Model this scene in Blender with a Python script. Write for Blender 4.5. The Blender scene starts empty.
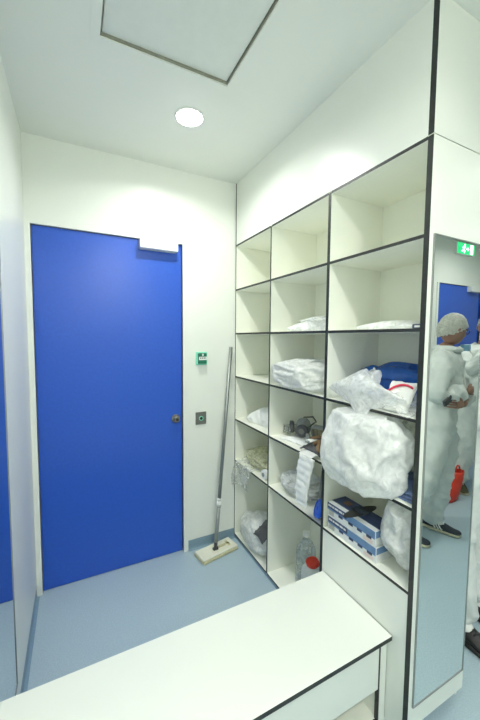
import bpy, bmesh, math, random
from mathutils import Vector, Matrix, noise
random.seed(7)
SC = bpy.context.scene
COL = SC.collection
PI = math.pi

# ------------------------------------------------------------------ materials
def newmat(name):
    m = bpy.data.materials.new(name); m.use_nodes = True
    nt = m.node_tree
    return m, nt, nt.nodes['Principled BSDF']

def mat(name, col, rough=.5, var=.04, scale=14, metal=0., spec=.5, bump=0., bscale=60, emit=None, estr=0., coat=0., trans=0., stretch=None):
    m, nt, b = newmat(name)
    N, L = nt.nodes, nt.links
    tc = N.new('ShaderNodeTexCoord')
    mp = N.new('ShaderNodeMapping'); L.new(tc.outputs['Object'], mp.inputs[0])
    if stretch: mp.inputs['Scale'].default_value = stretch
    nz = N.new('ShaderNodeTexNoise'); nz.inputs['Scale'].default_value = scale; nz.inputs['Detail'].default_value = 4
    L.new(mp.outputs[0], nz.inputs['Vector'])
    rp = N.new('ShaderNodeValToRGB')
    rp.color_ramp.elements[0].position = .3; rp.color_ramp.elements[1].position = .7
    rp.color_ramp.elements[0].color = tuple(max(0, c*(1-var)) for c in col)+(1,)
    rp.color_ramp.elements[1].color = tuple(min(1, c*(1+var)) for c in col)+(1,)
    L.new(nz.outputs['Fac'], rp.inputs[0]); L.new(rp.outputs[0], b.inputs['Base Color'])
    b.inputs['Roughness'].default_value = rough; b.inputs['Metallic'].default_value = metal
    b.inputs['Specular IOR Level'].default_value = spec
    b.inputs['Coat Weight'].default_value = coat
    b.inputs['Transmission Weight'].default_value = trans
    if bump:
        n2 = N.new('ShaderNodeTexNoise'); n2.inputs['Scale'].default_value = bscale; n2.inputs['Detail'].default_value = 5
        L.new(mp.outputs[0], n2.inputs['Vector'])
        bp = N.new('ShaderNodeBump'); bp.inputs['Strength'].default_value = bump; bp.inputs['Distance'].default_value = .01
        L.new(n2.outputs['Fac'], bp.inputs['Height']); L.new(bp.outputs[0], b.inputs['Normal'])
    if emit:
        b.inputs['Emission Color'].default_value = tuple(emit)+(1,); b.inputs['Emission Strength'].default_value = estr
    return m

def film(name, col, alpha, rough=.25, transl=.35, bump=.4, bscale=18):
    """thin plastic film: part see-through, part white scatter, glossy on top"""
    m = bpy.data.materials.new(name); m.use_nodes = True
    nt = m.node_tree; N, L = nt.nodes, nt.links; N.clear()
    out = N.new('ShaderNodeOutputMaterial')
    tc = N.new('ShaderNodeTexCoord')
    nz = N.new('ShaderNodeTexNoise'); nz.inputs['Scale'].default_value = bscale; nz.inputs['Detail'].default_value = 6
    nz.inputs['Distortion'].default_value = 1.2
    L.new(tc.outputs['Object'], nz.inputs['Vector'])
    bp = N.new('ShaderNodeBump'); bp.inputs['Strength'].default_value = bump; bp.inputs['Distance'].default_value = .006
    L.new(nz.outputs['Fac'], bp.inputs['Height'])
    d = N.new('ShaderNodeBsdfDiffuse'); d.inputs[0].default_value = col+(1,); L.new(bp.outputs[0], d.inputs['Normal'])
    t = N.new('ShaderNodeBsdfTranslucent'); t.inputs[0].default_value = col+(1,); L.new(bp.outputs[0], t.inputs['Normal'])
    mx = N.new('ShaderNodeMixShader'); mx.inputs[0].default_value = transl
    L.new(d.outputs[0], mx.inputs[1]); L.new(t.outputs[0], mx.inputs[2])
    tr = N.new('ShaderNodeBsdfTransparent')
    m2 = N.new('ShaderNodeMixShader')
    mr = N.new('ShaderNodeMapRange'); mr.inputs[1].default_value = .3; mr.inputs[2].default_value = .7
    mr.inputs[3].default_value = max(0, alpha-.2); mr.inputs[4].default_value = min(1, alpha+.2) if alpha < 1 else 1
    if alpha >= 1: mr.inputs[3].default_value = 1
    L.new(nz.outputs['Fac'], mr.inputs[0]); L.new(mr.outputs[0], m2.inputs[0])
    L.new(tr.outputs[0], m2.inputs[1]); L.new(mx.outputs[0], m2.inputs[2])
    g = N.new('ShaderNodeBsdfGlossy'); g.inputs['Roughness'].default_value = rough; L.new(bp.outputs[0], g.inputs['Normal'])
    lw = N.new('ShaderNodeLayerWeight'); lw.inputs[0].default_value = .5; L.new(bp.outputs[0], lw.inputs['Normal'])
    pw = N.new('ShaderNodeMath'); pw.operation = 'POWER'; pw.inputs[1].default_value = 4; L.new(lw.outputs['Facing'], pw.inputs[0])
    fr = N.new('ShaderNodeMath'); fr.operation = 'MULTIPLY_ADD'; fr.inputs[1].default_value = .45; fr.inputs[2].default_value = .045; L.new(pw.outputs[0], fr.inputs[0])
    m3 = N.new('ShaderNodeMixShader'); L.new(fr.outputs[0], m3.inputs[0])
    L.new(m2.outputs[0], m3.inputs[1]); L.new(g.outputs[0], m3.inputs[2])
    L.new(m3.outputs[0], out.inputs[0])
    return m

WHITE = (.80, .825, .765)
M = {}
M['wall'] = mat('white_wall_panel', (.845, .865, .81), .35, .01, 3)
M['gloss_wall'] = mat('glossy_white_wall_panel', (.83, .85, .80), .34, .01, 3, spec=.35)
M['ceiling'] = mat('ceiling_panel', (.82, .84, .795), .5, .01, 3)
M['hatch'] = mat('ceiling_hatch_panel', (.76, .79, .75), .45, .015, 30)
M['lam'] = mat('white_laminate', (.80, .825, .765), .28, .008, 5)
M['laminin'] = mat('cream_laminate', (.88, .895, .81), .38, .012, 5)
M['core'] = mat('black_laminate_core', (.018, .022, .02), .45, .2, 40)
M['blue'] = mat('blue_door_laminate', (.022, .102, .56), .30, .05, 60, bump=.03, bscale=300)
M['floor'] = mat('blue_grey_vinyl_floor', (.425, .54, .615), .33, .09, 160, spec=.4)
M['skirt'] = mat('blue_vinyl_skirting', (.23, .34, .43), .4, .06, 120)
M['mirror'] = mat('mirror_glass', (.80, .845, .825), .0, .0, 4, metal=1.)
M['alu'] = mat('brushed_aluminium', (.36, .385, .375), .5, .06, 40, metal=1., stretch=(1, 1, .1))
M['steel'] = mat('grey_metal_plate', (.22, .22, .20), .4, .1, 50, metal=.6)
M['dark'] = mat('dark_gap', (.03, .032, .03), .6, .1, 30)
M['shade_print_grey'] = mat('grey_shade_and_print', (.28, .28, .22), .6, .1, 30)  # grey for the hatch gap's painted shade and for small print
M['wplastic'] = mat('white_plastic', (.82, .83, .80), .4, .02, 20)
M['gplastic'] = mat('grey_plastic', (.30, .32, .31), .5, .08, 30)
M['dgplastic'] = mat('dark_grey_plastic', (.07, .075, .08), .45, .1, 30)
M['green'] = mat('green_plastic', (.008, .17, .10), .4, .05, 20)
M['mint'] = mat('mint_plastic', (.28, .78, .58), .35, .04, 20)
M['exitgreen'] = mat('lit_green_sign', (.03, .5, .2), .4, .02, 20, emit=(.02, .50, .16), estr=2.0)
M['exitwhite'] = mat('lit_white_pictogram', (.9, .95, .95), .4, .01, 20, emit=(.85, 1, .97), estr=4.5)
M['lamp'] = mat('lamp_diffuser', (.9, .9, .88), .4, .01, 20, emit=(1, 1, .94), estr=40)
M['bag'] = film('white_plastic_bag', (.97, .985, .975), .90, .3, .36, .2, 30)
M['bag_soft'] = film('milky_plastic_bag', (.96, .98, .98), .62, .22, .45, .35, 30)
M['clear'] = film('clear_plastic_film', (.95, .97, .96), .24, .14, .4, .3, 20)
M['clear_grey'] = film('grey_clear_plastic_film', (.74, .77, .70), .55, .18, .3, .6, 26)
M['yellowclear'] = film('yellowish_clear_film', (.78, .78, .56), .6, .2, .3, .6, 30)
M['bluefilm'] = film('blue_plastic_film', (.03, .15, .60), .95, .16, .2, .6, 34)
M['bluecloth'] = mat('blue_grey_cloth', (.16, .23, .42), .85, .12, 60, bump=.4, bscale=90)
M['paper'] = mat('white_paper', (.85, .86, .84), .7, .03, 30)
M['creampaper'] = mat('cream_paper', (.72, .71, .55), .7, .06, 30)
M['brown'] = mat('brown_strap', (.22, .13, .06), .55, .2, 60)
M['lens'] = film('amber_lens', (.42, .38, .2), .6, .05, .3, .05, 10)
M['lensclear'] = film('clear_lens', (.6, .63, .58), .35, .04, .3, .05, 10)
M['red'] = mat('red_plastic', (.72, .05, .025), .4, .06, 30)
M['redink'] = mat('red_print', (.70, .03, .08), .6, .05, 30)
M['blueball'] = mat('bright_blue_plastic', (.01, .12, .75), .4, .08, 30)
M['jug'] = film('milky_jug_plastic', (.82, .86, .86), .86, .3, .35, .05, 6)
M['bottle'] = film('clear_bottle_plastic', (.62, .70, .74), .38, .08, .3, .1, 10)
M['boxnavy'] = mat('navy_printed_card', (.035, .055, .13), .5, .25, 25)
M['boxblue'] = mat('blue_printed_card', (.13, .24, .43), .5, .12, 30)
M['boxwhite'] = mat('white_printed_card', (.72, .74, .74), .55, .05, 40)
M['boxpink'] = mat('pale_pink_print', (.75, .62, .58), .55, .05, 40)
M['cardbrown'] = mat('brown_card', (.20, .11, .07), .7, .1, 40)
M['mopcream'] = mat('cream_mop_frame', (.80, .79, .66), .5, .04, 30)
M['moppad'] = mat('beige_mop_pad', (.60, .57, .36), .9, .12, 90, bump=.5, bscale=200)
M['suit'] = mat('white_coverall_fabric', (.74, .77, .745), .7, .04, 25, bump=.25, bscale=30)
M['skin'] = mat('skin', (.36, .20, .14), .5, .08, 20)
M['skinB'] = mat('skin_pale', (.48, .29, .21), .5, .08, 20)
M['net'] = film('white_hair_net', (.80, .80, .72), .78, .5, .3, .6, 60)
M['hair'] = mat('dark_hair', (.06, .05, .04), .7, .2, 60)
M['shoenavy'] = mat('navy_suede', (.035, .045, .06), .85, .15, 80)
M['olive'] = mat('olive_suede', (.12, .12, .06), .85, .15, 80)
M['sole'] = mat('beige_rubber_sole', (.62, .58, .42), .6, .06, 60)
M['blackleather'] = mat('black_leather', (.012, .012, .013), .35, .2, 60)
M['blackrubber'] = mat('black_rubber', (.02, .02, .02), .6, .1, 40)
M['glassframe'] = mat('dark_spectacle_frame', (.03, .025, .02), .3, .1, 40)
M['bluemask'] = mat('pale_blue_mask', (.30, .55, .75), .8, .05, 60)

# ------------------------------------------------------------------ helpers
ORG = {}
def things(o): return ORG.get(o.name, Vector((0, 0, 0)))

def tag(o, label, cat, group=None):
    o['label'] = label; o['category'] = cat
    if group: o['group'] = group
    return o

def thing(name, label, cat, loc, group=None):
    o = bpy.data.objects.new(name, None); COL.objects.link(o)
    o.empty_display_size = .05
    o.location = loc; ORG[o.name] = Vector(loc)
    return tag(o, label, cat, group)

def link(name, bm, mats, parent=None, origin=None, smooth=False, label=None):
    """one mesh object from a bmesh laid out in world coordinates"""
    if not isinstance(mats, (list, tuple)): mats = [mats]
    org = Vector(origin) if origin is not None else (ORG.get(parent.name, Vector((0, 0, 0))) if parent else Vector((0, 0, 0)))
    for v in bm.verts: v.co -= org
    me = bpy.data.meshes.new(name); bm.to_mesh(me); bm.free()
    for m in mats: me.materials.append(m if not isinstance(m, str) else M[m])
    if smooth:
        for p in me.polygons: p.use_smooth = True
    o = bpy.data.objects.new(name, me); COL.objects.link(o)
    if parent:
        o.parent = parent
    else:
        o.location = org
    ORG[o.name] = org
    if label: o['label'] = label
    return o

def solo(name, bm, mats, label, cat, group=None, smooth=False, origin=None):
    if origin is None:
        xs = [v.co for v in bm.verts]
        lo = Vector((min(c.x for c in xs), min(c.y for c in xs), min(c.z for c in xs)))
        hi = Vector((max(c.x for c in xs), max(c.y for c in xs), max(c.z for c in xs)))
        origin = ((lo.x+hi.x)/2, (lo.y+hi.y)/2, lo.z)
    return tag(link(name, bm, mats, None, origin, smooth), label, cat, group)

def struct(name, bm, mats, parent=None, smooth=False):
    o = link(name, bm, mats, parent, None, smooth)
    if not parent: o['kind'] = 'structure'
    return o

def B(): return bmesh.new()

def box(bm, a, b, mi=0, faces=None, bev=0.):
    """faces: dict of '-x','+x','-y','+y','-z','+z' -> material index"""
    x0, y0, z0 = (min(p, q) for p, q in zip(a, b)); x1, y1, z1 = (max(p, q) for p, q in zip(a, b))
    v = [bm.verts.new(c) for c in ((x0, y0, z0), (x1, y0, z0), (x1, y1, z0), (x0, y1, z0), (x0, y0, z1), (x1, y0, z1), (x1, y1, z1), (x0, y1, z1))]
    F = {'-z': (0, 3, 2, 1), '+z': (4, 5, 6, 7), '-y': (0, 1, 5, 4), '+y': (2, 3, 7, 6), '-x': (3, 0, 4, 7), '+x': (1, 2, 6, 5)}
    fs = []
    for k, ix in F.items():
        f = bm.faces.new([v[i] for i in ix]); f.material_index = (faces or {}).get(k, mi); fs.append(f)
    if bev:
        es = list({e for f in fs for e in f.edges})
        bmesh.ops.bevel(bm, geom=es, offset=bev, segments=2, affect='EDGES', profile=.5)
    return v

def xform(bm, verts, mtx):
    bmesh.ops.transform(bm, matrix=mtx, verts=verts)

def basis(z):
    z = Vector(z).normalized()
    a = Vector((0, 0, 1)) if abs(z.z) < .9 else Vector((1, 0, 0))
    x = a.cross(z).normalized(); y = z.cross(x)
    return x, y, z

def cyl(bm, p0, p1, r0, r1=None, n=20, mi=0, cap=True):
    r1 = r0 if r1 is None else r1
    p0, p1 = Vector(p0), Vector(p1); x, y, z = basis(p1-p0)
    rings = []
    for p, r in ((p0, r0), (p1, r1)):
        rings.append([bm.verts.new(p+x*r*math.cos(2*PI*i/n)+y*r*math.sin(2*PI*i/n)) for i in range(n)])
    for i in range(n):
        f = bm.faces.new((rings[0][i], rings[0][(i+1) % n], rings[1][(i+1) % n], rings[1][i])); f.material_index = mi; f.smooth = True
    if cap:
        f = bm.faces.new(rings[0][::-1]); f.material_index = mi
        f = bm.faces.new(rings[1]); f.material_index = mi

def lathe(bm, base, axis, prof, n=28, mi=0, sx=1., sy=1.):
    """prof: (r, h) pairs along axis"""
    base = Vector(base); x, y, z = basis(axis)
    rings = []
    for r, h in prof:
        rings.append([bm.verts.new(base+z*h+x*r*sx*math.cos(2*PI*i/n)+y*r*sy*math.sin(2*PI*i/n)) for i in range(n)])
    for a, b in zip(rings, rings[1:]):
        for i in range(n):
            f = bm.faces.new((a[i], a[(i+1) % n], b[(i+1) % n], b[i])); f.material_index = mi
    f = bm.faces.new(rings[0][::-1]); f.material_index = mi
    f = bm.faces.new(rings[-1]); f.material_index = mi

def tube(bm, pts, r, n=10, mi=0, closed=False):
    pts = [Vector(p) for p in pts]; rings = []
    up = Vector((.13, .21, .97)); N = len(pts)
    for k, p in enumerate(pts):
        if closed: d = pts[(k+1) % N]-pts[k-1]
        else: d = pts[min(k+1, N-1)]-pts[max(k-1, 0)]
        d.normalize(); x = up.cross(d)
        if x.length < 1e-3: x = Vector((1, 0, 0)).cross(d)
        x.normalize(); y = d.cross(x)
        rr = r[k] if isinstance(r, (list, tuple)) else r
        rings.append([bm.verts.new(p+x*rr*math.cos(2*PI*i/n)+y*rr*math.sin(2*PI*i/n)) for i in range(n)])
    M_ = N if closed else N-1
    for k in range(M_):
        a, b = rings[k], rings[(k+1) % N]
        for i in range(n):
            f = bm.faces.new((a[i], a[(i+1) % n], b[(i+1) % n], b[i])); f.material_index = mi; f.smooth = True
    if not closed:
        bm.faces.new(rings[0][::-1]).material_index = mi; bm.faces.new(rings[-1]).material_index = mi

def crease(p, s):
    d = noise.voronoi(p*s)[0]
    return min(1., (d[1]-d[0])*1.6)

def fold(p): return 1-abs(noise.noise(p))*1.25
def ridge(p, w=2.4): return max(0., 1-abs(noise.noise(p))*w)**2

SIM = {}
def cloth_form(kind, seed, frames, grow, pressure=0., bend=.015):
    """let a closed plastic skin buckle: cloth that has grown too large for its volume folds into taut facets and creases"""
    key = (kind, seed, frames, grow, pressure, bend)
    if key in SIM: return SIM[key]
    bm = B()
    if kind == 'ball':
        bmesh.ops.create_icosphere(bm, subdivisions=5, radius=1)
        for v in bm.verts:
            d = v.co.normalized(); q = d+Vector((seed*3.1, seed*1.7, seed*2.3))
            k = (abs(d.x)**2.6+abs(d.y)**2.6+abs(d.z)**2.6)**(-1/2.6)
            v.co = d*k*(1+.05*noise.noise(q*2)+.03*noise.noise(q*7))
    else:
        N = 46; T, Bo = {}, {}
        for i in range(N+1):
            for j in range(N+1):
                x, y = 2*i/N-1, 2*j/N-1; e = min(1-abs(x), 1-abs(y)); n = .06*noise.noise(Vector((x, y, seed*3.3))*3)
                zq = .03+.075*math.sqrt(min(1, max(0, e)*3))
                T[i, j] = bm.verts.new((x, y, (zq if e > 1e-6 else 0)+n)); Bo[i, j] = bm.verts.new((x, y, n-zq)) if e > 1e-6 else T[i, j]
        for i in range(N):
            for j in range(N):
                bm.faces.new((T[i, j], T[i+1, j], T[i+1, j+1], T[i, j+1])); bm.faces.new((Bo[i, j], Bo[i, j+1], Bo[i+1, j+1], Bo[i+1, j]))
    me = bpy.data.meshes.new('cloth_form'); bm.to_mesh(me); bm.free()
    o = bpy.data.objects.new('cloth_form', me); COL.objects.link(o)
    m = o.modifiers.new('c', 'CLOTH'); st = m.settings
    st.quality = 6; st.mass = .15; st.tension_stiffness = st.compression_stiffness = 10; st.shear_stiffness = 6; st.bending_stiffness = bend
    st.tension_damping = st.compression_damping = st.shear_damping = 3; st.bending_damping = .5; st.air_damping = 2
    st.use_pressure = True; st.uniform_pressure_force = pressure; st.effector_weights.gravity = 0; st.shrink_min = -grow
    m.collision_settings.use_collision = False
    for f in range(1, frames+1): SC.frame_set(f)
    ev = o.evaluated_get(bpy.context.evaluated_depsgraph_get()).to_mesh()
    P = [v.co.copy() for v in ev.vertices]; F = [tuple(q.vertices) for q in ev.polygons]
    bpy.data.objects.remove(o, do_unlink=True); bpy.data.meshes.remove(me); SC.frame_set(1)
    lo = [min(p[i] for p in P) for i in range(3)]; hi = [max(p[i] for p in P) for i in range(3)]
    P = [Vector([(p[i]-(lo[i]+hi[i])/2)*2/(hi[i]-lo[i]) if (kind == 'ball' or i < 2) else p[i] for i in range(3)]) for p in P]
    SIM[key] = (P, F)
    return SIM[key]

def build_form(form, place):
    bm = B(); vs = [bm.verts.new(place(p)) for p in form[0]]
    for f in form[1]:
        q = bm.faces.new([vs[i] for i in f]); q.smooth = True
    return bm

def blob(c, rad, seed, amp=1., floor=None, sub=5, droop=None, squash=2.6, keep=None, frames=10, grow=.18, full=1.):
    """crumpled filled bag. floor: z it rests on (only over the shelf, x > -0.006, when droop is given)"""
    R3 = Matrix.Rotation(seed*.9, 3, 'Z') @ Matrix.Rotation(seed*1.7, 3, 'X')
    form = cloth_form('ball', seed % 5, frames, grow)
    def place(p0):
        p = R3 @ p0; p = Vector([math.copysign(abs(a)**full, a) for a in p]); p = Vector((c[0]+p.x*rad[0], c[1]+p.y*rad[1], c[2]+p.z*rad[2]))
        if floor is not None:
            if droop is None or p.x > -.006: p.z = max(p.z, floor+.0015)
            else: p.z = max(p.z, droop+.02*noise.noise(p*18))
        if keep and (droop is None or p.x > -.006 or p.y < -1):
            lo, hi, top = keep
            p.x = min(max(p.x, lo[0]), hi[0]); p.y = min(max(p.y, lo[1]), hi[1]); p.z = min(p.z, top[2])
        return p
    return build_form(form, place)

def pillow(mtx, floor=None, seed=1, frames=18, pressure=1.2, grow=.12, keep=None, bendfn=None, edge=False):
    """flat sealed bag, pulled into creases at its seams"""
    form = cloth_form('pillow', seed, frames, grow, pressure, .02)
    def place(p0):
        p = Vector(p0)
        if bendfn: p = bendfn(p)
        p = mtx @ p
        if floor is not None and (not edge or p.x > -.008): p.z = max(p.z, floor+.0015)
        if keep:
            lo, hi = keep; p.x = min(max(p.x, lo[0]), hi[0]); p.y = min(max(p.y, lo[1]), hi[1])
        return p
    return build_form(form, place)

def sheet(fn, nu, nv, thick, seed=0, amp=.01, sc=9., mi=0):
    """a crumpled sheet with real thickness from a surface function fn(u, v) -> point"""
    bm = B()
    off = Vector((seed*2.3, seed*4.1, seed*1.7))
    P = [[Vector(fn(i/nu, j/nv)) for j in range(nv+1)] for i in range(nu+1)]
    def nrm(i, j):
        a = P[min(i+1, nu)][j]-P[max(i-1, 0)][j]; b = P[i][min(j+1, nv)]-P[i][max(j-1, 0)]
        n = a.cross(b); return n.normalized() if n.length > 1e-9 else Vector((0, 0, 1))
    top, bot = [], []
    for i in range(nu+1):
        tr, br = [], []
        for j in range(nv+1):
            p, n = P[i][j], nrm(i, j); q = p+off
            h = amp*(.8*noise.noise(q*sc*.8)+1.0*(ridge(q*sc*.9)-.3)+.5*(ridge(q*sc*2.3, 3)-.25))
            ed = min(i, j, nu-i, nv-j); t = thick*(.25 if ed == 0 else 1)
            tr.append(bm.verts.new(p+n*(h+t/2))); br.append(bm.verts.new(p+n*(h-t/2)))
        top.append(tr); bot.append(br)
    for i in range(nu):
        for j in range(nv):
            bm.faces.new((top[i][j], top[i+1][j], top[i+1][j+1], top[i][j+1])); bm.faces.new((bot[i][j], bot[i][j+1], bot[i+1][j+1], bot[i+1][j]))
    for i in range(nu):
        bm.faces.new((top[i][0], bot[i][0], bot[i+1][0], top[i+1][0])); bm.faces.new((top[i][nv], top[i+1][nv], bot[i+1][nv], bot[i][nv]))
    for j in range(nv):
        bm.faces.new((top[0][j], top[0][j+1], bot[0][j+1], bot[0][j])); bm.faces.new((top[nu][j], bot[nu][j], bot[nu][j+1], top[nu][j+1]))
    for f in bm.faces: f.smooth = True; f.material_index = mi
    bmesh.ops.recalc_face_normals(bm, faces=bm.faces)
    return bm

def quadfn(a, b, c, d, bulge=0.):
    a, b, c, d = (Vector(p) for p in (a, b, c, d))
    n = (b-a).cross(d-a).normalized()
    def f(u, v):
        return (a*(1-u)+b*u)*(1-v)+(d*(1-u)+c*u)*v+n*bulge*4*math.sqrt(max(0, u*(1-u)*v*(1-v)))
    return f

def flatfloor(bm, z):
    for v in bm.verts: v.co.z = max(v.co.z, z+.0012)
    return bm

# ------------------------------------------------------------------ room dimensions (metres)
H = 2.6
XL, XR, YF = -1.278, 3.6, -2.97        # left wall, right wall, wall behind the photographer
DX0, DX1, DZ = -1.250, -.396, 2.13    # blue door
SD = .345                              # depth of the shelving
ZR = [2.175, 1.862, 1.549, 1.234, .916, .605, .035]   # shelf levels
YC = [0, -.4746, -.970, -1.4378]       # uprights
SK = .07

bm = B(); box(bm, (XL-.1, YF-.1, -.06), (XR+.1, .1, 0)); struct('floor', bm, 'floor')

HX0, HX1, HY0, HY1 = -.940, -.432, -1.42, -.790      # hatch opening
bm = B()
for a, b in (((XL-.1, YF-.1), (HX0, .1)), ((HX1, YF-.1), (XR+.1, .1)), ((HX0, YF-.1), (HX1, HY0)), ((HX0, HY1), (HX1, .1))):
    box(bm, (a[0], a[1], H), (b[0], b[1], H+.06))
box(bm, (HX0, HY0, H+.05), (HX1, HY1, H+.06))
struct('ceiling', bm, 'ceiling')
t = thing('ceiling_hatch', 'square grey-white access hatch with a dark gap, set in the ceiling', 'ceiling hatch', ((HX0+HX1)/2, (HY0+HY1)/2, H))
bm = B(); box(bm, (HX0+.006, HY0+.006, H+.012), (HX1-.006, HY1-.006, H+.03), bev=.002); link('hatch_panel', bm, 'hatch', t)
bm = B()
for a, b in (((HX0-.032, HY0-.032), (HX0, HY1+.032)), ((HX1, HY0-.032), (HX1+.032, HY1+.032)), ((HX0, HY0-.032), (HX1, HY0)), ((HX0, HY1), (HX1, HY1+.032))):
    box(bm, (a[0], a[1], H-.0025), (b[0], b[1], H))
link('hatch_frame', bm, 'ceiling', t)
bm = B()
for a, b in (((HX0, HY0), (HX0+.0035, HY1)), ((HX1-.0035, HY0), (HX1, HY1)), ((HX0, HY0), (HX1, HY0+.0035)), ((HX0, HY1-.007), (HX1, HY1))):
    box(bm, (a[0], a[1], H+.004), (b[0], b[1], H+.022))
link('gap_shade', bm, 'shade_print_grey', t, label='dark grey strip for the shaded gap round the hatch')  # dark strips stand in for the recess shadow round the hatch

# back wall with the door opening
bm = B()
box(bm, (XL-.1, 0, 0), (DX0, .1, H)); box(bm, (DX1, 0, 0), (XR+.1, .1, H)); box(bm, (DX0, 0, DZ), (DX1, .1, H))
struct('wall_back', bm, 'wall')
bm = B(); box(bm, (XL-.1, YF-.1, SK), (XL, 0, H)); box(bm, (XL-.1, YF-.1, 0), (XL-.006, 0, SK)); struct('wall_left', bm, 'gloss_wall')
bm = B(); box(bm, (XR, YF-.1, 0), (XR+.1, 0, H)); struct('wall_right', bm, 'wall')
D2X0, D2X1 = 2.47, 3.315
bm = B()
box(bm, (XL-.1, YF-.1, 0), (D2X0, YF, H)); box(bm, (D2X1, YF-.1, 0), (XR+.1, YF, H)); box(bm, (D2X0, YF-.1, DZ), (D2X1, YF, H))
struct('wall_front', bm, 'wall')

def cove(name, p0, p1, nrm):
    """vinyl skirting turned up from the floor"""
    p0, p1, n = Vector(p0), Vector(p1), Vector(nrm)
    prof = [(0, SK), (.003, SK), (.004, .02), (.008, .008), (.02, .0015), (.02, 0), (0, 0)]
    bm = B(); rs = []
    for p in (p0, p1): rs.append([bm.verts.new(p+n*a+Vector((0, 0, h))) for a, h in prof])
    k = len(prof)
    for i in range(k): bm.faces.new((rs[0][i], rs[0][(i+1) % k], rs[1][(i+1) % k], rs[1][i]))
    bm.faces.new(rs[0][::-1]); bm.faces.new(rs[1])
    bmesh.ops.recalc_face_normals(bm, faces=bm.faces)
    return struct(name, bm, 'skirt')
cove('baseboard_back', (DX1+.036, 0, 0), (0, 0, 0), (0, -1, 0))
cove('baseboard_left', (XL-.006, YF, 0), (XL-.006, -.02, 0), (1, 0, 0))
cove('baseboard_front', (XL, YF, 0), (D2X0-.036, YF, 0), (0, 1, 0))
cove('baseboard_right', (XR, YF, 0), (XR, 0, 0), (-1, 0, 0))

def door(name, x0, x1, yw, s, closer_right):
    """s = -1: the door faces -y (back wall); +1: it faces +y"""
    y = lambda d: yw+s*d
    bm = B(); box(bm, (x0+.003, y(-.045), .004), (x1-.003, y(-.016), DZ-.004), bev=.001)
    d = struct(name, bm, 'blue')
    bm = B()
    for a, b in (((x0-.028, 0), (x0, DZ)), ((x1, 0), (x1+.028, DZ))):
        box(bm, (a[0], y(-.02), a[1]), (b[0], y(.012), b[1]+.0), bev=.001)
    link('door_frame', bm, 'wall', d)
    bm = B(); box(bm, (x0, y(-.04), DZ-.004), (x1, y(-.017), DZ), bev=0); link('top_gap_shade', bm, 'dark', d, label='dark strip for the shaded gap above the door leaf')  # dark strip stands in for the shadow line over the recessed leaf
    cx = (x1-.039, x1-.278) if closer_right else (x0+.039, x0+.278)
    bm = B(); box(bm, (cx[0], y(-.0165), 2.066), (cx[1], y(.042), 2.127), bev=.003)
    c = link('door_closer', bm, 'wplastic', d, label='white door closer box')
    kx = x1-.047 if closer_right else x0+.047
    bm = B(); lathe(bm, (kx, y(-.0165), .958), (0, s, 0), [(.029, 0), (.029, .008), (.026, .010), (.021, .011), (.021, .034), (.017, .038), (.001, .039)])
    k = link('door_knob', bm, 'steel', d, smooth=False, label='round grey metal knob')
    bm = B(); lathe(bm, (kx, y(.0222), .958), (0, s, 0), [(.009, 0), (.009, .0075), (.006, .0085), (.0005, .0086)]); link('keyhole', bm, 'dark', k)
    return d
door('door_1', DX0, DX1, 0, -1, True)
door('door_2', D2X0, D2X1, YF, 1, True)

# wall fittings beside the door
t = thing('door_release', 'green emergency release box with lettered band above the key switch', 'door release', (-.264, 0, 1.322))
bm = B(); box(bm, (-.306, -.014, 1.322), (-.222, 0, 1.414), bev=.006); link('back_plate', bm, 'mint', t, label='mint green back plate')
bm = B(); box(bm, (-.294, -.036, 1.333), (-.234, -.014, 1.406), bev=.006); h = link('housing', bm, 'green', t)
bm = B(); box(bm, (-.292, -.0375, 1.358), (-.236, -.036, 1.381)); l = link('label_band', bm, 'paper', h)
bm = B()
for i, (a, b) in enumerate(((-.285, -.276), (-.272, -.262), (-.258, -.249), (-.247, -.243))): box(bm, (a, -.038, 1.3685), (b, -.0375, 1.3755))
box(bm, (-.268, -.0375, 1.389), (-.260, -.036, 1.402)); 
link('lettering', bm, 'dark', h)
bm = B(); box(bm, (-.269, -.0376, 1.3865), (-.259, -.036, 1.402)); link('arrow', bm, 'paper', h)
t = thing('key_switch', 'square grey metal key switch plate on the wall, level with the door knob', 'key switch', (-.267, 0, .902))
bm = B(); box(bm, (-.306, -.008, .902), (-.228, 0, .990), bev=.002); link('plate', bm, 'steel', t)
bm = B(); lathe(bm, (-.267, -.008, .946), (0, -1, 0), [(.016, 0), (.016, .006), (.0115, .0065), (.011, .003)]); link('ring', bm, 'mint', t, label='pale green ring')
bm = B(); lathe(bm, (-.267, -.010, .946), (0, -1, 0), [(.0105, 0), (.0105, .004), (.001, .0045)]); link('lock_cylinder', bm, 'dark', t)

# mirror on the left wall
def mirror(name, label, a, b, nrm):
    t = thing(name, label, 'mirror', ((a[0]+b[0])/2, (a[1]+b[1])/2, a[2]))
    n = Vector(nrm)
    bm = B(); box(bm, a, tuple(Vector(b)+n*.004)); link('mirror_glass', bm, 'mirror', t)
    bm = B()
    u = Vector(b)-Vector(a); u.z = 0; u.normalize(); A, Bv = Vector(a), Vector(b)
    w = .0035
    for p, q in ((A-u*w, Vector((A.x, A.y, Bv.z))), (Vector((Bv.x, Bv.y, A.z)), Bv+u*w), (A-u*w-Vector((0, 0, w)), Vector((Bv.x, Bv.y, A.z))+u*w), (Vector((A.x, A.y, Bv.z))-u*w, Bv+u*w+Vector((0, 0, w)))):
        box(bm, p, q+n*.006)
    link('mirror_frame', bm, 'alu', t)
    return t
mirror('wall_mirror', 'tall mirror on the left wall reflecting the blue door', (XL, -2.0, .19), (XL, -.735, 1.9), (1, 0, 0))

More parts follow.
